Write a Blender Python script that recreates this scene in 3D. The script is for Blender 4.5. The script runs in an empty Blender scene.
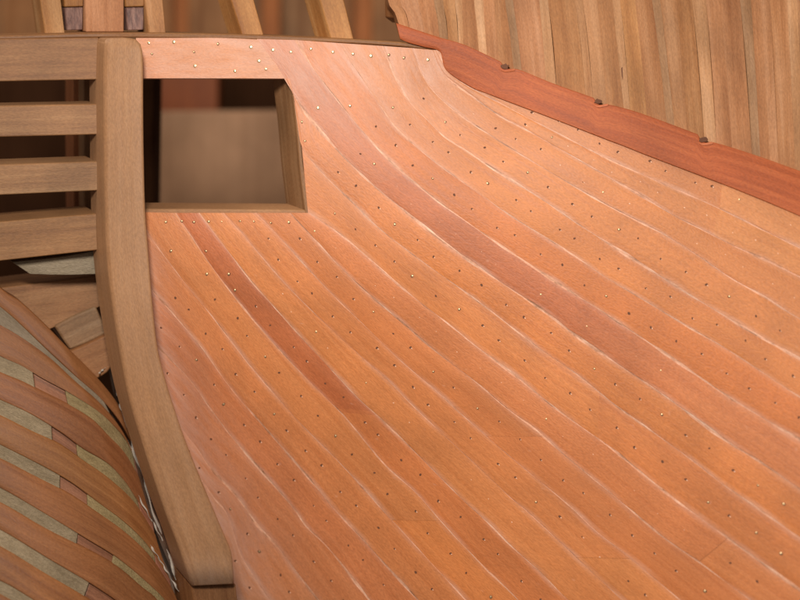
import bpy, bmesh, math, random
import numpy as np
from mathutils import Vector, Matrix, Euler

random.seed(7); rng = np.random.RandomState(7)
S = 0.01                                   # everything below is measured in centimetres
scene = bpy.context.scene

# ------------------------------------------------------------------ camera, light, exposure
PITCH = math.radians(-18)
CAM = Vector((0, 0, 40)) * S
C2W = Matrix.Translation(CAM) @ Matrix.Rotation(PITCH, 4, 'X')     # (right, away, up) in metres -> world
def W(x, y, z): return C2W @ Vector((x * S, y * S, z * S))

cam_d = bpy.data.cameras.new("camera"); cam = bpy.data.objects.new("camera", cam_d)
scene.collection.objects.link(cam); scene.camera = cam
cam.location = CAM; cam.rotation_euler = (math.radians(90) + PITCH, 0, 0)
cam_d.sensor_width = 36; cam_d.lens = 54; cam_d.clip_start = 0.01; cam_d.clip_end = 50
cam_d.dof.use_dof = True; cam_d.dof.focus_distance = 0.302; cam_d.dof.aperture_fstop = 7.0

world = bpy.data.worlds.new("World"); scene.world = world; world.use_nodes = True
world.node_tree.nodes['Background'].inputs[0].default_value = (1.0, 0.87, 0.76, 1)
world.node_tree.nodes['Background'].inputs[1].default_value = 0.24

def area(name, pos, target, size, power, color):
    d = bpy.data.lights.new(name, 'AREA'); d.shape = 'DISK'; d.size = size * S; d.energy = power; d.color = color
    o = bpy.data.objects.new(name, d); scene.collection.objects.link(o)
    p = W(*pos); t = W(*target); o.location = p
    o.rotation_euler = (t - p).to_track_quat('-Z', 'Y').to_euler()
    return o
area("camera_flash", (-3, 4, 11.5), (-1, 30, 0), 6, 1.18, (1.0, 0.955, 0.89))
area("room_fill_light", (-40, 10, 70), (0, 32, 0), 40, 4.0, (1.0, 0.90, 0.78))  # unseen fill light added for room ambience and a brighter backdrop

scene.view_settings.view_transform = 'Standard'; scene.view_settings.look = 'None'
scene.view_settings.gamma = 1; scene.view_settings.exposure = -0.34

# ------------------------------------------------------------------ geometry helpers
def cam3(px, py, d): return np.array([(px - 400) / 1200.0 * d, d, (300 - py) / 1200.0 * d])
def sm(a, b, x):
    t = min(1.0, max(0.0, (x - a) / (b - a))); return t * t * (3 - 2 * t)
def smooth(pts, n):
    P = np.array(pts, float)
    if len(P) > 2:
        out = []; E = np.vstack([2 * P[0] - P[1], P, 2 * P[-1] - P[-2]])
        for i in range(1, len(E) - 2):
            for t in np.linspace(0, 1, 10, endpoint=False):
                a, b, c, d = E[i - 1], E[i], E[i + 1], E[i + 2]
                out.append(0.5 * (2 * b + (c - a) * t + (2 * a - 5 * b + 4 * c - d) * t * t + (3 * b - a - 3 * c + d) * t ** 3))
        out.append(P[-1]); P = np.array(out)
    L = np.concatenate([[0], np.cumsum(np.linalg.norm(np.diff(P, axis=0), axis=1))])
    s = np.linspace(0, L[-1], n)
    return np.stack([np.interp(s, L, P[:, 0]), np.interp(s, L, P[:, 1])], 1)

class MB:
    """vertices in centimetres (camera axes), a grain coordinate and a tint for each"""
    def __init__(s): s.v = []; s.g = []; s.f = []; s.t = []; s.m = []; s.du = []
    def add(s, p, g, dust_sheen=0.0): s.v.append(W(*p)); s.g.append(g); s.du.append(dust_sheen); return len(s.v) - 1
    def face(s, ids, tint=(1, 1, 1), m=0): s.f.append(tuple(ids)); s.t.append(tint); s.m.append(m)

root = None
def link(name, mb, mats, parent, bevel=0.0, smooth_angle=35, label=None):
    me = bpy.data.meshes.new(name); me.from_pydata([tuple(v) for v in mb.v], [], mb.f)
    if not isinstance(mats, (list, tuple)): mats = [mats]
    for m in mats: me.materials.append(m)
    at = me.attributes.new('grain', 'FLOAT_VECTOR', 'POINT'); at.data.foreach_set('vector', np.array(mb.g, float).ravel())
    at = me.attributes.new('dust_sheen', 'FLOAT', 'POINT'); at.data.foreach_set('value', np.array(mb.du, float))
    at = me.attributes.new('tint', 'FLOAT_COLOR', 'FACE')
    at.data.foreach_set('color', np.array([(*t, 1) for t in mb.t], float).ravel())
    for p, m in zip(me.polygons, mb.m): p.material_index = m; p.use_smooth = True
    bm = bmesh.new(); bm.from_mesh(me); bmesh.ops.recalc_face_normals(bm, faces=bm.faces); bm.to_mesh(me); bm.free()
    me.set_sharp_from_angle(angle=math.radians(smooth_angle))
    o = bpy.data.objects.new(name, me); scene.collection.objects.link(o)
    if parent is not None:
        o.parent = parent; o.matrix_parent_inverse = parent.matrix_world.inverted()
    if bevel:
        b = o.modifiers.new('bevel', 'BEVEL'); b.width = bevel * S; b.segments = 3; b.limit_method = 'ANGLE'
        b.angle_limit = math.radians(50); b.harden_normals = False
    if label: o['label'] = label
    return o

FWD = np.array([-0.50, 0.84, 0.22]); FWD /= np.linalg.norm(FWD)     # the ship's own fore-and-aft direction
def strip(mb, A, B, dep, thick=1.0, n=60, k=6, gap=None, crown=0.0, lift=0.0, tint=(1, 1, 1), off=None, dust_sheenf=None,
          direction=FWD, rough=0.0, m=0, s0=0.0, s1=1.0, wavy=0.0, smear=0.0):
    """closed solid between two edge lines given in sight angles, its front on the surface dep(px,py)"""
    a = smooth(A, n); b = smooth(B, n); smooth_n = range(n)
    i0, i1 = int(round(s0 * (n - 1))), int(round(s1 * (n - 1))); a = a[i0:i1 + 1]; b = b[i0:i1 + 1]; n = len(a)
    off = off if off is not None else rng.uniform(0, 50, 3)
    ph = rng.uniform(0, 6.28, 4)
    t_side = tint(0) if callable(tint) else tint
    F = []; Bk = []; L = 0.0; prev = None
    for i in range(n):
        w = max(1e-3, np.linalg.norm(b[i] - a[i])) * dep(*a[i]) / 1200.0
        g0 = g1 = 0.0
        if gap: g0 = min(.3, gap(a[i], 0) / w); g1 = min(.3, gap(b[i], 1) / w)
        mid = cam3(*((a[i] + b[i]) / 2), dep(*((a[i] + b[i]) / 2)))
        if prev is not None: L += np.linalg.norm(mid - prev)
        prev = mid; row = []; rb = []
        for j in range(k + 1):
            t = g0 + (1 - g0 - g1) * j / k
            q = a[i] * (1 - t) + b[i] * t
            e = abs(2 * j / k - 1)
            d = dep(*q) + crown * e ** 4 - lift + rough * math.sin(L * 2.1 + ph[0]) * math.sin(j * 1.3 + ph[1])
            if wavy: d += wavy * math.sin(L * 1.3 + ph[2])
            p = cam3(*q, d)
            du = dust_sheenf(*q) if dust_sheenf else 0.0
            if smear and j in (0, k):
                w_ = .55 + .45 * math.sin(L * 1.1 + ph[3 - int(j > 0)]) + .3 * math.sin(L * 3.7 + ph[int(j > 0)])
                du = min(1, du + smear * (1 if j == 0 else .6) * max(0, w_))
            row.append(mb.add(p, (L + off[0], t * w + off[1], off[2]), du))
            rb.append(mb.add(p + direction * thick, (L + off[0], t * w + off[1], off[2] + thick), du))
        F.append(row); Bk.append(rb)
    for i in range(n - 1):
        for j in range(k):
            mb.face((F[i][j], F[i + 1][j], F[i + 1][j + 1], F[i][j + 1]), tint((i + i0) / (len(smooth_n) - 1)) if callable(tint) else tint, m)
            mb.face((Bk[i][j], Bk[i][j + 1], Bk[i + 1][j + 1], Bk[i + 1][j]), t_side, m)
        mb.face((F[i][0], Bk[i][0], Bk[i + 1][0], F[i + 1][0]), t_side, m)
        mb.face((F[i][k], F[i + 1][k], Bk[i + 1][k], Bk[i][k]), t_side, m)
    for j in range(k):
        mb.face((F[0][j], F[0][j + 1], Bk[0][j + 1], Bk[0][j]), t_side, m)
        mb.face((F[-1][j], Bk[-1][j], Bk[-1][j + 1], F[-1][j + 1]), t_side, m)
def flat(d0, dx=0.0, dy=0.0): return lambda x, y: d0 + dx * (x - 100) / 100.0 + dy * (y - 100) / 100.0
def solid(name, A, B, dep, thick, mat, bevel=0.035, parent=None, n=2, k=1, label=None, **kw):
    mb = MB(); strip(mb, A, B, dep, thick, n=n, k=k, **kw)
    return link(name, mb, mat, parent if parent is not None else root, bevel=bevel, label=label)

# ------------------------------------------------------------------ materials
def nodes_of(name):
    m = bpy.data.materials.new(name); m.use_nodes = True; nt = m.node_tree
    return m, nt, nt.nodes['Principled BSDF']
def wood(name, base, dark, pale=None, rough=0.5, streak=0.5, spec=0.22, fleck=0.0, bump=0.12, gscale=(0.16, 4.5, 4.5), dust_sheen=None, patch=0.5):
    m, nt, bs = nodes_of(name); N = nt.nodes; Lk = nt.links.new
    pale = pale or tuple(min(1, c * 1.25) for c in base)
    ga = N.new('ShaderNodeAttribute'); ga.attribute_name = 'grain'
    ta = N.new('ShaderNodeAttribute'); ta.attribute_name = 'tint'
    mp = N.new('ShaderNodeMapping'); mp.inputs['Scale'].default_value = gscale; Lk(ga.outputs['Vector'], mp.inputs['Vector'])
    n1 = N.new('ShaderNodeTexNoise'); n1.inputs['Scale'].default_value = 1.3; n1.inputs['Detail'].default_value = 6
    n1.inputs['Roughness'].default_value = .65; n1.inputs['Distortion'].default_value = .25; Lk(mp.outputs[0], n1.inputs['Vector'])
    mp2 = N.new('ShaderNodeMapping'); mp2.inputs['Scale'].default_value = (12, 30, 30); Lk(ga.outputs['Vector'], mp2.inputs['Vector'])
    n2 = N.new('ShaderNodeTexNoise'); n2.inputs['Scale'].default_value = 1.0; n2.inputs['Detail'].default_value = 3; Lk(mp2.outputs[0], n2.inputs['Vector'])
    n3 = N.new('ShaderNodeTexNoise'); n3.inputs['Scale'].default_value = .55; n3.inputs['Detail'].default_value = 3; Lk(ga.outputs['Vector'], n3.inputs['Vector'])
    r1 = N.new('ShaderNodeValToRGB'); r1.color_ramp.elements[0].position = .33; r1.color_ramp.elements[1].position = .68
    r1.color_ramp.elements[0].color = (*dark, 1); r1.color_ramp.elements[1].color = (*pale, 1)
    e = r1.color_ramp.elements.new(.5); e.color = (*base, 1); Lk(n1.outputs['Fac'], r1.inputs['Fac'])
    mixb = N.new('ShaderNodeMix'); mixb.data_type = 'RGBA'; mixb.inputs[0].default_value = streak
    mixb.inputs[6].default_value = (*base, 1); Lk(r1.outputs[0], mixb.inputs[7])
    # fine pores
    r2 = N.new('ShaderNodeMapRange'); r2.inputs[1].default_value = .3; r2.inputs[2].default_value = .7
    r2.inputs[3].default_value = .86; r2.inputs[4].default_value = 1.13; Lk(n2.outputs['Fac'], r2.inputs[0])
    r3 = N.new('ShaderNodeMapRange'); r3.inputs[1].default_value = .3; r3.inputs[2].default_value = .7
    r3.inputs[3].default_value = 1 - .28 * patch; r3.inputs[4].default_value = 1 + .28 * patch; Lk(n3.outputs['Fac'], r3.inputs[0])
    mu = N.new('ShaderNodeMath'); mu.operation = 'MULTIPLY'; Lk(r2.outputs[0], mu.inputs[0]); Lk(r3.outputs[0], mu.inputs[1])
    v1 = N.new('ShaderNodeVectorMath'); v1.operation = 'MULTIPLY'; Lk(mixb.outputs[2], v1.inputs[0]); Lk(ta.outputs['Color'], v1.inputs[1])
    v2 = N.new('ShaderNodeVectorMath'); v2.operation = 'SCALE'; Lk(v1.outputs[0], v2.inputs[0]); Lk(mu.outputs[0], v2.inputs['Scale'])
    col = v2.outputs[0]
    if fleck:
        vo = N.new('ShaderNodeTexVoronoi'); vo.inputs['Scale'].default_value = 1.5; Lk(ga.outputs['Vector'], vo.inputs['Vector'])
        nz = N.new('ShaderNodeTexNoise'); nz.inputs['Scale'].default_value = 14; nz.inputs['Detail'].default_value = 2; Lk(ga.outputs['Vector'], nz.inputs['Vector'])
        ad = N.new('ShaderNodeMath'); ad.operation = 'MULTIPLY_ADD'; ad.inputs[1].default_value = .16; Lk(nz.outputs['Fac'], ad.inputs[0]); Lk(vo.outputs['Distance'], ad.inputs[2])
        mr = N.new('ShaderNodeMapRange'); mr.inputs[1].default_value = .10; mr.inputs[2].default_value = .16
        mr.inputs[3].default_value = fleck; mr.inputs[4].default_value = 0; Lk(ad.outputs[0], mr.inputs[0])
        mx = N.new('ShaderNodeMix'); mx.data_type = 'RGBA'; Lk(mr.outputs[0], mx.inputs[0]); Lk(col, mx.inputs[6]); mx.inputs[7].default_value = (.80, .50, .38, 1)
        col = mx.outputs[2]
    if dust_sheen:
        da = N.new('ShaderNodeAttribute'); da.attribute_name = 'dust_sheen'
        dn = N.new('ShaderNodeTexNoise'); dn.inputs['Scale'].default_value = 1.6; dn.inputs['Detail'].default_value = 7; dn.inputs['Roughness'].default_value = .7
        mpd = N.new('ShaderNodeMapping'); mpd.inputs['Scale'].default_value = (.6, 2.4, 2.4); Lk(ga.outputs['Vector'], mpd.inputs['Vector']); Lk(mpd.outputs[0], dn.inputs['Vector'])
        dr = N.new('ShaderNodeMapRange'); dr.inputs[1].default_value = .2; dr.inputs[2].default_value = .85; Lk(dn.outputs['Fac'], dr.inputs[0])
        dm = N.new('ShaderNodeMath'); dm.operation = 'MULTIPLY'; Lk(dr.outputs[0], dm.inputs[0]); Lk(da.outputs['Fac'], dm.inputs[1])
        mx = N.new('ShaderNodeMix'); mx.data_type = 'RGBA'; Lk(dm.outputs[0], mx.inputs[0]); Lk(col, mx.inputs[6]); mx.inputs[7].default_value = (*dust_sheen, 1)
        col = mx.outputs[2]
    Lk(col, bs.inputs['Base Color'])
    rr = N.new('ShaderNodeMapRange'); rr.inputs[3].default_value = rough - .08; rr.inputs[4].default_value = rough + .12; Lk(n1.outputs['Fac'], rr.inputs[0]); Lk(rr.outputs[0], bs.inputs['Roughness'])
    bs.inputs['Specular IOR Level'].default_value = spec
    bp = N.new('ShaderNodeBump'); bp.inputs['Strength'].default_value = bump; bp.inputs['Distance'].default_value = .006 * S * 10
    am = N.new('ShaderNodeMath'); am.operation = 'ADD'; Lk(n1.outputs['Fac'], am.inputs[0]); Lk(n2.outputs['Fac'], am.inputs[1])
    Lk(am.outputs[0], bp.inputs['Height']); Lk(bp.outputs[0], bs.inputs['Normal'])
    return m

M_plank = wood('orange_pear_wood', (.515, .164, .051), (.43, .122, .034), (.575, .198, .068), rough=.45, spec=.32, streak=.5, fleck=.12, patch=.45, dust_sheen=(.64, .41, .33))
M_wale = wood('red_brown_wood', (.37, .086, .026), (.27, .058, .017), (.46, .125, .042), rough=.5, streak=.9, spec=.2)
M_post = wood('tan_post_wood', (.295, .142, .062), (.22, .10, .040), (.35, .185, .09), rough=.5, streak=.5, patch=.4, dust_sheen=(.42, .29, .22))
M_beam = wood('brown_beam_wood', (.225, .108, .046), (.165, .072, .028), (.28, .15, .072), rough=.55, streak=.8, patch=.8)
M_rib = wood('rust_rib_wood', (.200, .078, .027), (.145, .051, .017), (.255, .108, .041), rough=.5, streak=.7, patch=.5)
M_pale = wood('pale_filler_wood', (.225, .158, .080), (.175, .12, .057), (.285, .205, .11), rough=.65, streak=.7, gscale=(1.5, 6, 6), bump=.6)
M_side = wood('tan_frame_wood', (.34, .150, .058), (.25, .096, .031), (.42, .210, .098), rough=.55, streak=1.0, patch=.6, gscale=(.10, 2.0, 2.0))
M_dark = wood('dark_walnut_wood', (.15, .062, .035), (.085, .033, .018), (.22, .10, .06), rough=.5, streak=.9)
M_purple = wood('plum_block_wood', (.17, .085, .065), (.09, .045, .038), (.26, .14, .105), rough=.45, streak=1.0, gscale=(2, 9, 9))
M_inner = wood('interior_shade_wood', (.036, .014, .006), (.022, .008, .004), (.055, .022, .01), rough=.8, spec=.03)  # darkness of the unlit void painted into the wood colour
M_glue = wood('dried_seam_glue', (.62, .30, .18), (.27, .12, .06), (.76, .46, .32), rough=.45, streak=1.0, gscale=(1.2, 2, 2), patch=.8)
M_grey = wood('grey_bulkhead_wood', (.42, .235, .135), (.35, .19, .108), (.48, .28, .17), rough=.7, streak=.5, spec=.08)

def plain(name, col, rough=.5, metal=0, spec=.5, noise=0.0, nscale=400):
    m, nt, bs = nodes_of(name)
    bs.inputs['Roughness'].default_value = rough; bs.inputs['Metallic'].default_value = metal; bs.inputs['Specular IOR Level'].default_value = spec
    tc = nt.nodes.new('ShaderNodeTexCoord'); n = nt.nodes.new('ShaderNodeTexNoise'); n.inputs['Scale'].default_value = nscale; n.inputs['Detail'].default_value = 4
    nt.links.new(tc.outputs['Object'], n.inputs['Vector'])
    mr = nt.nodes.new('ShaderNodeMix'); mr.data_type = 'RGBA'; nt.links.new(n.outputs['Fac'], mr.inputs[0])
    mr.inputs[6].default_value = (*[c * (1 - noise) for c in col], 1); mr.inputs[7].default_value = (*[min(1, c * (1 + noise)) for c in col], 1)
    nt.links.new(mr.outputs[2], bs.inputs['Base Color'])
    return m
M_brass = plain('brass', (.86, .66, .36), .28, 1.0, noise=.1)
M_brassdull = plain('dull_brass', (.62, .42, .22), .42, .7, noise=.3)
M_burr = plain('pale_wood_burr', (.80, .46, .30), .6, noise=.2)
M_hole = plain('drilled_hole', (.13, .045, .018), .8, noise=.4)
M_blackglue = plain('dark_dirty_glue', (.075, .045, .03), .30, noise=.6, nscale=300)
M_clearglue = plain('dried_white_glue', (.42, .36, .30), .22, noise=.5, nscale=500, spec=.8)
M_wall = plain('grey_brown_wall', (.36, .25, .19), .8, noise=.25, nscale=12)

# ------------------------------------------------------------------ the thing
root = bpy.data.objects.new('ship_model_hull', None); scene.collection.objects.link(root)
root.location = W(-4, 31, -12); root.empty_display_size = .02
bpy.context.view_layer.update()
root['label'] = "unfinished wooden ship model hull with orange nailed planking, curved stern post and bare frames"
root['category'] = "ship model"

# ------------------------------------------------------------------ planked side
def D(x, y):
    u = x / 800.0; v = y / 600.0
    d = 30.4 + 1.8 * sm(.35, 1.1, v) * (1 - sm(.2, .75, u))
    d -= 4.4 * max(0, u - .38) ** 1.6 * (0.35 + 0.95 * min(v, 1.3))
    d += .25 * math.exp(-((u - .60) / .12) ** 2 - ((v - .16) / .12) ** 2)
    return d
SEAMS = [
 ('Z', [(175,490),(200,520),(226,570),(240,605),(300,690)]),
 ('A', [(175,440),(212,495),(225,510),(233,530),(242,558),(268,597),(330,680)]),
 ('B1',[(160,390),(180,425),(196,447),(212,470),(237,497),(257,525),(280,550),(314,595),(390,690)]),
 ('B', [(148,335),(163,352),(190,380),(215,415),(237,443),(265,475),(295,510),(307,527),(330,550),(367,597),(440,690)]),
 ('C', [(138,270),(152,290),(170,310),(200,346),(232,390),(260,422),(287,453),(312,482),(335,510),(365,542),(390,570),(416,598),(500,690)]),
 ('D', [(136,212),(150,236),(168,261),(192,292),(215,320),(247,362),(277,397),(302,425),(340,463),(365,490),(387,515),(415,545),(447,580),(550,690)]),
 ('E', [(176,213),(207,260),(237,300),(267,336),(300,372),(325,397),(345,417),(372,450),(390,470),(415,492),(440,520),(460,542),(487,570),(518,600),(605,690)]),
 ('F', [(199,213),(225,247),(252,282),(277,310),(300,336),(327,365),(357,397),(382,420),(411,448),(445,482),(465,502),(487,522),(510,545),(540,572),(568,600),(665,690)]),
 ('G', [(224,213),(245,237),(260,255),(292,291),(330,328),(365,360),(390,382),(417,410),(460,450),(487,475),(510,497),(530,514),(560,542),(592,572),(622,600),(720,690)]),
 ('H', [(256,213),(275,232),(300,260),(332,294),(366,327),(400,360),(435,390),(462,415),(500,448),(532,475),(565,502),(597,532),(630,558),(680,600),(785,690)]),
 ('I', [(290,213),(302,226),(320,245),(340,267),(372,297),(405,325),(430,347),(460,370),(477,383),(505,407),(532,427),(557,449),(592,478),(625,505),(660,535),(700,563),(750,600),(870,690)]),
 ('J', [(308,213),(335,230),(362,252),(390,277),(417,300),(450,325),(477,347),(517,377),(545,400),(567,417),(600,440),(620,455),(650,480),(682,505),(710,525),(740,547),(800,590),(900,660)]),
 ('K', [(302,148),(315,165),(330,181),(352,202),(375,225),(400,245),(427,265),(465,292),(500,318),(537,347),(575,373),(615,405),(650,430),(685,455),(720,482),(750,503),(800,538),(920,620)]),
 ('L', [(257,39),(282,75),(300,105),(320,130),(345,158),(372,184),(400,207),(435,235),(467,259),(505,285),(545,312),(575,335),(600,352),(637,377),(673,402),(725,440),(762,463),(800,489),(920,570)]),
 ('M', [(296,40),(312,67),(335,97),(355,122),(375,145),(400,170),(435,199),(467,222),(500,245),(530,265),(565,288),(600,310),(630,330),(660,350),(692,372),(735,401),(800,440),(920,510)]),
 ('N', [(338,43),(360,75),(380,106),(400,132),(435,162),(460,180),(487,199),(517,220),(555,243),(595,270),(610,280),(652,305),(685,325),(725,348),(762,372),(800,397),(920,470)]),
 ('O', [(383,46),(396,78),(409,101),(425,118),(445,137),(465,150),(495,170),(540,198),(575,222),(600,238),(630,257),(668,281),(705,304),(745,328),(800,359),(920,425)]),
 ('P', [(412,48),(423,76),(437,95),(460,115),(490,135),(517,152),(550,172),(598,200),(630,217),(665,235),(700,257),(731,278),(765,297),(800,319),(920,385)]),
 ('Q', [(432,50),(440,68),(449,79),(470,95),(500,116),(530,132),(565,152),(600,172),(645,198),(675,216),(705,231),(730,244),(770,262),(800,277),(920,335)]),
 ('R', [(437,50),(444,64),(454,77),(475,90),(500,103),(530,119),(565,137),(600,155),(632,170),(670,187),(705,202),(737,217),(800,248),(920,305)]),
 ('S', [(441,48),(450,66),(463,76),(480,82),(505,92),(550,108),(600,128),(650,146),(700,165),(740,180),(800,205),(920,255)]),
]
KL_LOW = [(291.5,79.5),(294.5,103),(298,128),(302,149)] + SEAMS[12][1][1:]      # this strake begins at the opening's upper corner
KL_UP = [(284.5,78)] + SEAMS[13][1][2:]
def edges(i):
    return (KL_LOW, KL_UP) if SEAMS[i][0] == 'K' else (SEAMS[i][1], SEAMS[i + 1][1])
# tone of each strake: multiplies the wood colour
TONE = {'Z':(.95,1.08,1.25),'A':(.97,1.06,1.25),'B1':(.93,.97,1.12),'B':(.95,.96,1.1),'C':(1.02,1.08,1.15),'D':(1.04,1.12,1.16),
 'E':(.84,.82,.98),'F':(1.03,1.10,1.1),'G':(1.03,1.08,1.08),'H':(1.01,1.02,1.0),'I':(.97,.98,1.02),'J':(1.0,1.0,.92),'K':(1.04,1.04,.88),
 'L':(.74,.68,.86),'M':(1.02,.94,.72),'N':(1.05,1.08,.92),'O':(1.03,1.10,1.0),'P':(1.0,1.09,1.05),'Q':(1.0,1.12,1.15),'R':(1.0,1.14,1.25)}
gph = {n: rng.uniform(0, 6.28, 3) for n, _ in SEAMS}
STRONG = {'L': 1.5, 'M': 1.25, 'B': 1.2, 'J': 1.25, 'I': 1.0, 'O': 1.4, 'D': .7, 'G': .55, 'H': .7, 'P': .9, 'Q': 1.0, 'R': .7, 'F': .9, 'N': .8, 'B1': 1.3, 'C': 1.1}
def gapf(lo, hi):
    def g(q, side):
        nm = hi if side else lo; p = gph[nm]; t = q[0] + .6 * q[1]
        w = .45 + .35 * math.sin(t / 31 + p[0]) + .3 * math.sin(t / 13 + p[1]) + .15 * math.sin(t / 5 + p[2])
        return (.008 + .025 * max(0, w)) * STRONG.get(nm, .9)
    return g
def dust_sheenf(x, y):
    # sanding dust caught beside the post, and flash sheen painted pale along the top
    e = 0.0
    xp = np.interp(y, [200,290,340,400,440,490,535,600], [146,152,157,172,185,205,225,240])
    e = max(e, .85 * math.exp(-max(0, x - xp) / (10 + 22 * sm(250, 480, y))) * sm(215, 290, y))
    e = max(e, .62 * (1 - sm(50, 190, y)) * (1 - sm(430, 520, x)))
    e = max(e, .85 * math.exp(-((x - 430) / 26) ** 2 - ((y - 70) / 26) ** 2))  # painted bright glow below the wale's left end
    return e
THK = np.array([-.12, .98, .1])
pl = MB(); dk = []; glue = MB()
def strake(lo, hi, A, B, tint, mb, s0=0, s1=1):
    i = ord(lo[0])
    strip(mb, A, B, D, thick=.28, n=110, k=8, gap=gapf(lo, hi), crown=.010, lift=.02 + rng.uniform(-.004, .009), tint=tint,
          dust_sheenf=dust_sheenf, direction=THK, rough=.0, s0=s0, s1=s1, smear=.62)
for i in range(len(SEAMS) - 1):
    lo, hi = SEAMS[i][0], SEAMS[i + 1][0]; A, B = edges(i)
    T = tuple(c ** .95 for c in TONE[lo]); T2 = tuple(c * f for c, f in zip(T, (1.04, 1.08, 1.08)))
    if lo == 'E':     # darker upper length, redder lower length
        f = lambda u: tuple(a + (b - a) * sm(.385, .405, u) for a, b in zip((.82, .73, .80), (1.0, .98, .98)))
        e = MB(); strake(lo, hi, A, B, f, e, 0, 1); dk.append(e)
    elif lo == 'D':
        strake(lo, hi, A, B, T, pl, 0, .632); strake(lo, hi, A, B, (1.07, 1.10, 1.04), pl, .636, 1)
    elif lo == 'L':
        f = lambda u: tuple(a + (b - a) * sm(.46, .74, u) for a, b in zip((.83, .74, .78), (1.02, 1.03, 1.08)))
        e = MB(); strake(lo, hi, A, B, (.90, .86, 1.0), e, 0, .222); strake(lo, hi, A, B, f, e, .222, 1); dk.append(e)
    elif lo in 'GI':
        strake(lo, hi, A, B, T, pl, 0, .72); strake(lo, hi, A, B, T2, pl, .72, 1)
    elif lo == 'H':
        strake(lo, hi, A, B, T, pl, 0, .45); strake(lo, hi, A, B, (.96, .96, .95), pl, .45, 1)
    elif lo == 'J':
        strake(lo, hi, A, B, T2, pl, 0, .5); strake(lo, hi, A, B, T, pl, .5, 1)
    elif lo in 'QR':
        strake(lo, hi, A, B, T, pl, 0, .60); strake(lo, hi, A, B, T2, pl, 0.60, 1)
    else: strake(lo, hi, A, B, T, pl)
# short pieces round the opening
def piece(A, B, tint, n=30, th=.28): strip(pl, A, B, D, thick=th, n=n, k=6, crown=.008, lift=.013, tint=tint, dust_sheenf=dust_sheenf, direction=THK)
piece([(136,38),(180,38),(220,38),(258.5,39.5)], [(136,78.3),(190,78.3),(240,78.3),(285.5,78.5)], (1.0, 1.12, 1.25))
plank_ob = link('hull_planking', pl, M_plank, root, smooth_angle=40)
# strake K..L starts behind the opening's upper corner
for e, lb in zip(dk, ("dark brown strake starting under the opening and turning redder halfway down",
                      "darkest wide strake sweeping from the top rail past the opening to the right edge")):
    link('dark_strake', e, M_plank, plank_ob, smooth_angle=40, label=lb)
for i in range(len(SEAMS) - 1):
    strip(glue, *edges(i), D, thick=.12, n=60, k=3, lift=.0035, direction=THK)
link('seam_glue', glue, M_glue, plank_ob)

# nails -------------------------------------------------------------
def frame_at(x, y):
    p = cam3(x, y, D(x, y)); px = cam3(x + 2, y, D(x + 2, y)) - p; py = cam3(x, y - 2, D(x, y - 2)) - p
    px /= np.linalg.norm(px); n = np.cross(px, py); n /= np.linalg.norm(n)
    if n[1] > 0: n = -n
    return p, px, np.cross(n, px), n
def nail(mb, x, y, kind):
    p, ex, ey, n = frame_at(x, y); p = p + n * .024
    r = rng.uniform(.027, .041); seg = 10
    def disc(c, rad, h, m, dome, sq=1.0, rot=0):
        ids = []
        for q in range(seg):
            a = 6.2832 * q / seg; rr = rad * (1 + rng.uniform(-.12, .12))
            ca, sa = math.cos(a) * rr, math.sin(a) * rr * sq
            ids.append(mb.add(c + ex * (ca * math.cos(rot) - sa * math.sin(rot)) + ey * (ca * math.sin(rot) + sa * math.cos(rot)) + n * h, (0, 0, 0)))
        low = [mb.add(c + (np.array(C2W.inverted() @ mb.v[i]) / S - c) * 1.0 - n * (h + .02), (0, 0, 0)) for i in ids]
        t = mb.add(c + n * (h + dome), (0, 0, 0))
        for q in range(seg):
            mb.face((ids[q], ids[(q + 1) % seg], t), (1, 1, 1), m); mb.face((ids[q], low[q], low[(q + 1) % seg], ids[(q + 1) % seg]), (1, 1, 1), m)
    if kind == 'bright':
        disc(p, r * 1.15, .006, 0, .016)
    elif kind == 'dull':
        disc(p, r * 1.15, .0015, 2, 0, .8, rng.uniform(0, 3)); disc(p + ex * rng.uniform(-.008, .008), r * .75, .004, 1, .012)
    else:
        disc(p, r * .95, .0015, 2, 0, .75, rng.uniform(0, 3)); 
        if rng.rand() < .75: disc(p + ex * r * .8 - ey * r * .7, r * .55, .002, 3, .006, .6, -.8 + rng.uniform(-.5, .5))
cur = {n: smooth(p, 400) for n, p in SEAMS}
pts = []
for x, y in [(149,43),(152,54),(218,44),(251,47),(273,50),(291,52),(311,49),(333,52),(353,54),(371,56),(389,55),(404,58),(428,60),(259,61),(266,69),(235,71),(318,108),(350,106),(195,66),(174,42),(194,52)]:
    pts.append((x, y, 'bright' if rng.rand() < .8 else 'dull'))
for x in (166,182,194,209,222,240,254,271,289): pts.append((x, 221 + rng.uniform(-1, 2), 'dull'))
for x, y in [(171,251),(206,251),(229,274),(235,290),(207,274),(302,122),(305,141)]: pts.append((x, y, 'dull'))
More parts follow.
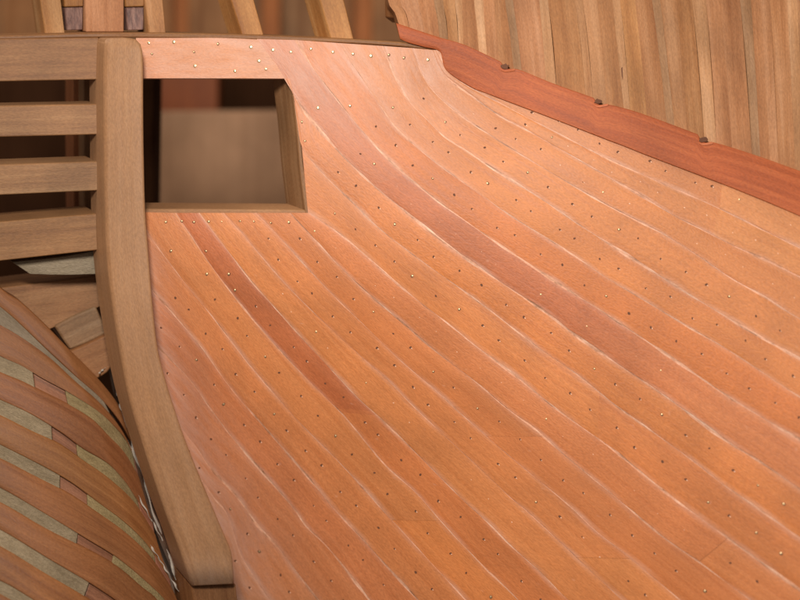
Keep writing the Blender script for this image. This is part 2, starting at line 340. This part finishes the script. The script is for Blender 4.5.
# rows of nails follow the frames underneath
obs = [(350,350,34),(530,380,40),(680,350,57),(640,190,80),(540,210,56),(250,430,30),(700,500,48),(450,180,50),(320,250,36)]
Am = np.array([[1, x, y] for x, y, _ in obs]); co = np.linalg.lstsq(Am, np.array([t for *_, t in obs]), rcond=None)[0]
def theta(x, y): return math.radians(min(84, max(24, co[0] + co[1] * x + co[2] * y)))
mid = (cur['H'] + cur['I']) / 2
names = [n for n, _ in SEAMS]
def inside(x, y):          # index of the strake under a point
    best = None
    for i in range(len(names) - 1):
        a = cur[names[i]]; b = cur[names[i + 1]]
        ka = np.argmin((a[:, 0] - x) ** 2 + (a[:, 1] - y) ** 2); kb = np.argmin((b[:, 0] - x) ** 2 + (b[:, 1] - y) ** 2)
        va = a[min(ka + 1, 399)] - a[max(ka - 1, 0)]; vb = b[min(kb + 1, 399)] - b[max(kb - 1, 0)]
        sa = va[0] * (y - a[ka][1]) - va[1] * (x - a[ka][0]); sb = vb[0] * (y - b[kb][1]) - vb[1] * (x - b[kb][0])
        if sa < 0 < sb:
            da = math.hypot(*(a[ka] - (x, y))); db = math.hypot(*(b[kb] - (x, y)))
            return i, da / (da + db + 1e-6), da + db
    return None
Ls = np.concatenate([[0], np.cumsum(np.linalg.norm(np.diff(mid, axis=0), axis=1))])
st = 18.0; stations = []
while st < Ls[-1] - 20:
    stations += [st, st + 21 + st * .012]; st += 50 + st * .022
for s in stations:
    x0, y0 = np.interp(s, Ls, mid[:, 0]), np.interp(s, Ls, mid[:, 1])
    for sg in (1, -1):
        x, y = x0, y0; seen = set()
        for step in range(260):
            r = inside(x, y)
            if r and abs(r[1] - .5) < .06 and r[0] not in seen and r[2] > 10:
                seen.add(r[0]); jx, jy = rng.uniform(-3, 3, 2)
                if 147 < x < 840 and 30 < y < 640 and not (x < 322 and y < 226) and y > 92: pts.append((x + jx, y + jy, 'hole' if rng.rand() < .86 else 'dull'))
            th = theta(x, y); x += sg * 2 * math.cos(th); y -= sg * 2 * math.sin(th)
            if not (130 < x < 860 and 20 < y < 660): break
pts = [p for p in pts if inside(p[0], p[1]) or p[1] < 110]
kept = []
for p in pts:
    if all((p[0] - q[0]) ** 2 + (p[1] - q[1]) ** 2 > 90 for q in kept): kept.append(p)
pts = kept
vis = [p for p in pts if 0 < p[0] < 800 and 0 < p[1] < 600]
vis.sort(key=lambda p: (p[2] != 'bright', D(p[0], p[1])))
for x, y, kd in vis[:100]:
    mb = MB(); nail(mb, x, y, kd); link('nail', mb, [M_brass, M_brassdull, M_hole, M_burr], plank_ob)
mb = MB(); ns = set(map(tuple, vis[:100]))
for p in pts:
    if tuple(p) not in ns: nail(mb, *p)
o = link('nails', mb, [M_brass, M_brassdull, M_hole, M_burr], plank_ob); o['kind'] = 'stuff'
print('nails', len(pts))

# ------------------------------------------------------------------ opening in the planking
UP = np.array([0, 0, 1.0])
solid('port_jamb', [(290.5,78),(296.5,128),(300,170),(305.5,214)], [(293.5,78),(299.5,128),(304,170),(313,214)], lambda x, y: D(x, y) + .02, 1.15, M_beam, bevel=.02, n=12, k=2)
solid('port_sill', [(144,209),(200,209.3),(260,209.7),(306,210)], [(144,219),(200,219),(260,219),(311,219)], lambda x, y: D(x, y) + .03, 1.1, M_post, bevel=.03, n=12, k=2)

# ------------------------------------------------------------------ stern post
PL = [(105,38.5),(104,70),(104,100),(104.5,150),(105,190),(107,250),(112,300),(120,350),(130,400),(145,450),(165,510),(180,550),(192,587)]
PR = [(131,38.3),(139,41),(143,50),(144,70),(144,100),(144.5,150),(146,210),(149,250),(153,300),(158,345),(164,372),(173,402),(187,443),(206,490),(225,535),(232,552),(234,568),(235,585)]
def post_dep(x, y): return 29.75 + .35 * max(0, (y - 566) / 21.0) ** 2 - .25 * sm(150, 400, y) + .35 * max(0, (46 - y) / 8.0) ** 2 * .35
mb = MB(); strip(mb, PL, PR, post_dep, thick=1.35, n=90, k=6, crown=.02, dust_sheenf=lambda x, y: .5 * sm(545, 585, y) + .12)
link('stern_post', mb, M_post, root, bevel=.10, label="curved tan stern post with a rounded top end")
solid('keel', [(191,586),(196,620),(204,680)], [(236,584),(240,620),(250,680)], flat(30.0), 1.6, M_rib, bevel=.05, n=8, k=3, tint=(.85, .9, .95))
# post head above the rail
solid('post_head', [(84.5,-40),(86,32)], [(124,-40),(124,32)], flat(30.9), .9, M_side, bevel=.03, n=4, k=3, tint=(1.0,.95,1.05))

# ------------------------------------------------------------------ transoms on the bare side
bd = lambda x, y: 30.35 - .5 * (100 - x) / 100.0
def beam(y0l, y0r, y1l, y1r, xr=99, th=1.0, tint=(1, 1, 1), name='transom_beam', lab=None, mat=None, dd=bd):
    XL = -130; k = (y0r - y0l) / xr; k2 = (y1r - y1l) / xr
    return solid(name, [(XL, y0l + k * XL), (0, y0l), (xr, y0r)], [(XL, y1l + k2 * XL), (0, y1l), (xr, y1r)], dd, th, mat or M_beam, bevel=.03, n=14, k=3, tint=tint, label=lab)
beam(39, 37.5, 81.5, 79.5, th=1.1, tint=(1.0, .95, .92), name='wing_transom', lab="broad greyish wing transom along the top of the bare side")
beam(106, 104, 137, 134.5, tint=(1.05, 1.05, 1.05))
beam(165, 161.5, 195, 190.5, th=1.2, tint=(1.1, 1.12, 1.12))
beam(222, 213.5, 261, 250, th=1.35, tint=(.98, .95, .88), dd=lambda x, y: bd(x, y) + .1)
beam(288, 275, 352, 305, xr=104, th=1.3, tint=(1.0, .95, .9), dd=lambda x, y: bd(x, y) + 1.15)
# top of the wing transom runs on behind the planking as a thin brown edge
mb = MB(); strip(mb, [(-120,36),(0,35.5),(97,33),(200,33.5),(300,36.5),(400,42),(446,49)], [(-120,40),(0,39.5),(97,37.5),(200,38.5),(300,41),(400,46.5),(446,53)],
                 lambda x, y: (bd(x, y) if x < 100 else D(x, y)) + .05, thick=1.3, n=50, k=2, tint=(1.0, 1.1, 1.1))
link('rail', mb, M_rib, root, bevel=.03)
# pale chocks and wedges
solid('filler_wedge', [(12,262),(60,257),(101,249.5)], [(30,274),(60,275),(104,274)], lambda x, y: bd(x, y) + .5, .6, M_pale, bevel=.02, n=8, k=3, tint=(1.05,1.15,1.5), label="pale bare wood wedge between two transoms")
solid('filler_block', [(54,326),(75,315),(96,306)], [(70,350),(90,342),(108,333)], lambda x, y: bd(x, y) + 1.1, .8, M_beam, bevel=.06, n=6, k=3, tint=(.98,1.1,1.25), label="grey brown block wedged beside the post")
solid('filler_block', [(70,352),(90,343),(108,334)], [(97,379),(108,372),(117,358)], lambda x, y: bd(x, y) + 1.0, .8, M_beam, bevel=.05, n=6, k=3, tint=(1.08,.95,.85), label="tan block just above the top rib")
# inner uprights seen in the gaps between the transoms
for (xa, xb, m, t, d0) in ((73, 83, M_rib, (.9,.75,.7), 32.6), (83.5, 95, M_beam, (.75,.75,.75), 32.2)):
    solid('inner_upright', [(xa,60),(xa,180),(xa+2,262)], [(xb,60),(xb,180),(xb+2,262)], flat(d0), .8, m, bevel=.03, n=4, k=2, tint=t)

# ------------------------------------------------------------------ ribs of the bare side
def Lf(x, y):
    t = (y - 300) / 300.0
    e = np.interp(y, [285, 425, 460, 500, 545, 600, 700], [60, 125, 135, 147, 165, 186, 225])     # line where the ribs meet the post
    q = max(-.2, (e - x) / 200.0)
    return 31.1 - .2 * t - 4.2 * (1 - math.exp(-1.15 * max(q, -.1))) * (0.45 + .5 * min(1.3, max(0, t))) + .45 * max(0, .12 - q) * 4
E = [  # upper edge and lower edge of each rib
 ([(-60,228),(0,287),(20,301),(45,324),(70,350),(97,377.5),(118,404),(133,432)], [(-60,262),(0,307),(22,326),(45,348),(75,376),(100,398),(120,422),(134,448)]),
 ([(-60,300),(0,325),(45,354),(75,381),(100,403),(120,427),(139,462)], [(-60,328),(0,356),(22,366),(42,378),(68,392),(95,409),(112,424),(128,444),(143,480)]),
 ([(-60,345),(0,372),(22,381),(42,391),(68,404),(92,419),(110,437),(127,456),(149,496)], [(-60,372),(0,400),(30,414),(60,432),(83,449),(108,464),(125,482),(137,500),(153,522)]),
 ([(-60,388),(0,415),(30,430),(58,443),(83,460),(110,479),(135,503),(155,534)], [(-60,415),(0,445),(40,465),(70,482),(97,502),(125,523),(148,546),(170,580)]),
 ([(-60,430),(0,458),(35,476),(68,493),(97,512),(125,532),(150,556),(172,588)], [(-60,458),(0,488),(45,514),(88,540),(117,558),(145,581),(168,604),(200,650)]),
 ([(-60,474),(0,502),(45,528),(87,549),(117,566),(142,587),(160,603),(195,655)], [(-60,500),(0,530),(50,560),(97,588),(130,612),(190,665)]),
 ([(-60,518),(0,546),(45,573),(90,600),(125,626),(180,675)], [(-60,552),(0,581),(20,592),(60,618),(110,655),(160,695)]),
 ([(-60,565),(0,594),(30,612),(70,640),(140,695)], [(-60,600),(0,630),(50,660),(110,700)]),
]
tints = [(.98,.92,.85),(1.0,.95,.9),(.98,.9,.9),(1.05,1.05,.95),(1.02,.95,.9),(.98,.92,.88),(1.05,1.0,.9),(1,1,1)]
for (a, b), t in zip(E, tints):
    solid('hull_rib', a, b, Lf, .9, M_rib, bevel=.03, n=60, k=6, tint=t, crown=.03, parent=root, rough=.008)
# pale fillers between them, each broken by a reddish spacer block
def sub(pa, s0, s1): return pa
for i in range(len(E) - 1):
    lo = E[i][1]; up = E[i + 1][0]; n = 80
    a = smooth(lo, n); b = smooth(up, n)
    brk = {0: (.60, .60), 1: (.40, .535), 2: (.475, .585), 3: (.475, .59), 4: (.49, .61), 5: (.58, .70), 6: (.6, .7)}[i]
    def mk(s0, s1, mat, name, depth, tint, bev=.025, grow=1.2):
        i0, i1 = int(s0 * (n - 1)), int(s1 * (n - 1))
        A = a[i0:i1 + 1] + np.array([0, -grow]); B = b[i0:i1 + 1] + np.array([0, grow])
        mb = MB(); strip(mb, A, B, lambda x, y: Lf(x, y) + depth, .6, n=max(4, i1 - i0), k=4, tint=tint, rough=.01)
        link(name, mb, mat, root, bevel=bev)
    if i == 0:
        mk(0, .80, M_pale, 'filler_strip', .05, (.95, 1.0, 1.3))
    else:
        mk(0, brk[0], M_pale, 'filler_strip', .045, (1, 1.03, 1.2)); mk(brk[0] + .002, brk[1], M_dark, 'spacer_block', .10, (1.35, 1.3, 1.15)); mk(brk[1] + .002, .90, M_pale, 'filler_strip', .05, (1.0, 1.0, .9)); mk(.902, 1.0, M_dark, 'spacer_block', .05, (1.5, 1.4, 1.4))

# dirty dried glue along the foot of the post
GP = smooth([(104,322),(112,345),(117,372),(124,405),(131,432),(138,462),(147,495),(158,530),(170,560),(184,592),(205,640)], 80)
mb = MB()
strip(mb, GP + [-2.5, 0], GP + [13, -2], lambda x, y: Lf(x, y) - .02, .6, n=80, k=6, rough=.06)
link('glue_bed', mb, M_blackglue, root)
def strand(path, r, dep, name='glue_strand'):
    P = smooth(path, 40); mb = MB(); rings = []; ph = rng.uniform(0, 6, 3)
    for i, (x, y) in enumerate(P):
        c = cam3(x + .6 * math.sin(i * .9 + ph[0]), y, dep(x, y) + .03 * math.sin(i * .5 + ph[1]))
        rr = r * (.55 + .35 * math.sin(i * .7 + ph[2]) + .5 * abs(math.sin(i * .23 + ph[0])) ** 4 + rng.uniform(-.1, .1)) * (1 if 1 < i < 38 else .3)
        rings.append([mb.add(c + np.array([math.cos(a), math.sin(a), 0]) * rr, (0, 0, 0)) for a in np.linspace(0, 6.2832, 7)[:-1]])
    for i in range(len(P) - 1):
        for j in range(6): mb.face((rings[i][j], rings[i][(j + 1) % 6], rings[i + 1][(j + 1) % 6], rings[i + 1][j]))
    mb.face(rings[0]); mb.face(rings[-1][::-1])
    link(name, mb, M_clearglue, root)
gd = lambda x, y: Lf(x, y) - .03
strand([(113,352),(115,375),(119,398),(122,413)], .035, gd)
strand([(107,325),(109,340),(113,356)], .05, gd)
strand([(98,374),(106,367),(114,361)], .03, gd)
strand([(122,412),(130,435),(137,462),(144,478),(149,500),(156,520),(163,540),(170,558),(176,580)], .035, gd)
strand([(128,440),(141,468),(150,492),(160,516),(167,540),(172,555),(180,575),(187,595)], .03, gd)
strand([(138,495),(147,512),(156,528),(166,548),(176,572)], .022, gd)
strand([(150,545),(160,560),(172,580),(182,597)], .025, gd)

# ------------------------------------------------------------------ frames above the rail
def stanchion(x0, w, dx, side, yb, tint, st=(.8, .7, .6)):
    xa = x0 + dx; k = dx / yb
    mbs = MB(); strip(mbs, [(x0 - 40 * k, -40), (xa, yb)], [(x0 + w - 40 * k, -40), (xa + w - 2, yb)], flat(30.9), .95, n=4, k=3, tint=tint)
    link('bulwark_stanchion', mbs, M_side, root, bevel=.03)
stanchion(40, 22, 5, 0, 34.5, (.95, .98, .9))
stanchion(145, 19, 4, 0, 33.5, (1.0, 1.02, 1.0))
stanchion(231, 24, 11, 0, 35.5, (1.02, 1.0, .8))
stanchion(320, 25, 11, 0, 39.5, (1.08, 1.06, .85))
for x in (64.5, 125.5):
    solid('spacer_block', [(x,7.5),(x+2,30.5)], [(x+18.5,7),(x+18,30)], flat(31.05), .8, M_purple, bevel=.03, n=3, k=3, label="plum brown end grain block beside the post head")
    solid('head_chock', [(x-2,-40),(x-.5,7)], [(x+19,-40),(x+18.6,6.5)], flat(31.0), .8, M_rib, bevel=.03, n=3, k=2, tint=(1.2, 1.25, 1.0))

# ------------------------------------------------------------------ topside with upright frames and the wale
YWX, YWY = [380,397,440,502,552,590,640,695,755,800,920], [20,24,38,62,83,98,114,134,156,172,215]
def Tf(x, y):
    yy = float(np.interp(x, YWX, YWY)); return D(x, yy) + .004 * (yy - y)
lines = [(388,403),(400,412),(418,426),(434,441),(443,449),(455,459),(462,464),(474,480),(483,488),(494,500),(505,515),(513,523),(539,547),(548,557),(575,587),(583,594),(597,608),(612,625),(620,631),(635,648),(652,668),(660,676),(676,688),(692,705),(706,717),(722,733),(740,753),(751,761),(770,779),(787,796),(797,806),(820,830),(845,856),(870,880)]
yw = lambda x: np.interp(x, [397,440,502,552,590,640,695,755,800,920], [24,38,62,83,98,114,134,156,172,215])
kinds = 'fffp fpfp fdf pfpf pfff pf pfp fpff pfff'.replace(' ', '')
for i in range(len(lines) - 1):
    (t0, b0), (t1, b1) = lines[i], lines[i + 1]
    k0 = (b0 - t0) / 100.0; k1 = (b1 - t1) / 100.0
    kd = 'p' if t0 in (455,474,539,575,692,787,612) else 'd' if t0 in (505,652,740,434) else 'f'
    mat, nm, t, lf = {'f': (M_side, 'topside_frame', rng.uniform(.86, 1.04) * np.array([1, rng.uniform(.93, .99), rng.uniform(.85, 1.05)]), .0),
                      'p': (M_side, 'filler_strip', (1.14, 1.25, 1.42), -.05), 'd': (M_side, 'filler_strip', (.82, .93, 1.10), -.05)}[kd]
    a = [(t0 - 60 * k0, -60), (t0, 0), (t0 + (b0 - t0) * .5 + rng.uniform(-1, 1), yw(b0) * .5), (b0, yw(b0) + 12)]
    b = [(t1 - 60 * k1, -60), (t1, 0), (t1 + (b1 - t1) * .5, yw(b1) * .5), (b1, yw(b1) + 12)]
    off = 0.0
    mb = MB(); strip(mb, a, b, lambda x, y: Tf(x, y) + .12 + off, .7, n=24, k=3, tint=t, direction=np.array([-.1, .98, .15]),
                     gap=None)
    link(nm, mb, mat, root)
mb = MB(); strip(mb, [(380,-60),(400,-10),(402,18)], [(392,-60),(404,-10),(410,24)], flat(30.75), .9, n=5, k=3, tint=(.5, .42, .35)); link('corner_stanchion', mb, M_side, root, bevel=.03)
WT = [(396,23),(405,26),(420,31),(440,37.5),(465,45),(497,60),(501,62.5),(505,68),(511,69),(520,70),(552,83),(590,96.5),(594,98.5),(598,104),(604,105),(611,105),(640,113),(693,132.5),(698,135),(702,141),(708,143),(716,143),(755,155),(800,171),(920,214)]
WB = [(400,39),(409,43),(424,47),(440,52),(446,70),(470,86.5),(487,93.5),(505,100.5),(525,108),(550,117.5),(600,137),(625,146.5),(650,156.5),(700,175.5),(740,191),(800,216),(920,268)]
mb = MB(); strip(mb, WT, WB, lambda x, y: D(x, y) - .035 - .05 * sm(400, 520, x), 1.6, n=260, k=8, direction=np.array([.1, .97, .17]), crown=.02, tint=(1, 1, 1))
link('wale', mb, M_wale, root, bevel=.025, label="red brown wale with three notches along its upper edge")
for x, y in ((505,66.5),(598,101.5),(703,139.5)):
    P = cam3(x, y, D(x, y) - .07); mb = MB(); seg = 14; ids = []; 
    for q in range(seg):
        a = 6.2832 * q / seg; rr = .085 * (1 + rng.uniform(-.25, .25))
        ids.append((P + np.array([math.cos(a) * rr * 1.2, -.02, math.sin(a) * rr * .8])))
    f0 = [mb.add(p, (p[0] * 3, p[2] * 3, 0)) for p in ids]; f1 = [mb.add(p + np.array([0, .5, 0]), (0, 0, .5)) for p in ids]
    mb.face(f0, (.35, .3, .45)); mb.face(f1[::-1], (.5, .5, .5))
    for q in range(seg): mb.face((f0[q], f1[q], f1[(q + 1) % seg], f0[(q + 1) % seg]), (.5, .5, .5))
    link('notch_dark', mb, M_hole, root, bevel=.01)  # dark disc painted in for the shaded hollow of a wale notch
    # splintered pale chip under each dark notch
    mb = MB(); strip(mb, [(x - 6, y + 2.5), (x, y + 4), (x + 10, y + 2.5)], [(x - 3, y + 4.5), (x + 1, y + 6), (x + 10, y + 4.5)], lambda X, Y: D(X, Y) - .088, .05, n=8, k=2, tint=(1.3, 1.5, 1.9), rough=.012)
    link('splinter', mb, M_wale, root, bevel=.005)
# narrow slit in the topside frame
solid('slit', [(621.4,68),(621.8,76)], [(622.5,67),(622.8,80)], lambda x, y: Tf(x, y) + .113, .06, M_hole, bevel=0, n=3, k=1)

# ------------------------------------------------------------------ inside the hull, seen through the gaps
solid('inner_bulkhead', [(152,111),(152,330)], [(380,109),(380,330)], flat(46), 1.0, M_grey, bevel=.05, n=6, k=6, label="grey brown board inside the hull behind the opening", direction=np.array([0, 1, 0]))
solid('deck_clamp', [(140,40),(140,135)], [(218,40),(218,135)], flat(48.2), 1.0, M_rib, bevel=.05, n=4, k=4, tint=(.95, .60, .38), direction=np.array([0, 1, 0]))
solid('inner_planking', [(-260,44),(-260,420)], [(420,44),(420,420)], flat(50), .5, M_inner, bevel=.05, n=10, k=10, direction=np.array([0, 1, 0]), label="inner hull planking, painted dark to stand for the unlit void")
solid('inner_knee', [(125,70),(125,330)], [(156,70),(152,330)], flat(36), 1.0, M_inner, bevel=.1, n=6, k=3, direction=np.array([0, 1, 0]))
xs = [-200, -150, -100, -50, 0, 40, 62, 100, 150, 172, 188, 232, 262, 280, 325, 352, 372, 420, 470]
for i in range(len(xs) - 1):
    t = [(.85, .82, .75), (.68, .70, .70)][i % 2] if i not in (9, 12, 15) else (1.15, .85, .6)
    solid('inner_bulwark_plank', [(xs[i],-90),(xs[i],56)], [(xs[i+1],-90),(xs[i+1],56)], flat(52 + .3 * (i % 2)), .5, M_side, bevel=.05, n=4, k=2, tint=t, direction=np.array([0, 1, 0]))

# ------------------------------------------------------------------ wall behind
me = bpy.data.meshes.new('workshop_wall'); c = [(-2, .9, -1), (2, .9, -1), (2, .9, 2), (-2, .9, 2)]
me.from_pydata(c, [], [(0, 1, 2, 3)]); me.materials.append(M_wall)
o = bpy.data.objects.new('wall', me); scene.collection.objects.link(o); o['kind'] = 'structure'
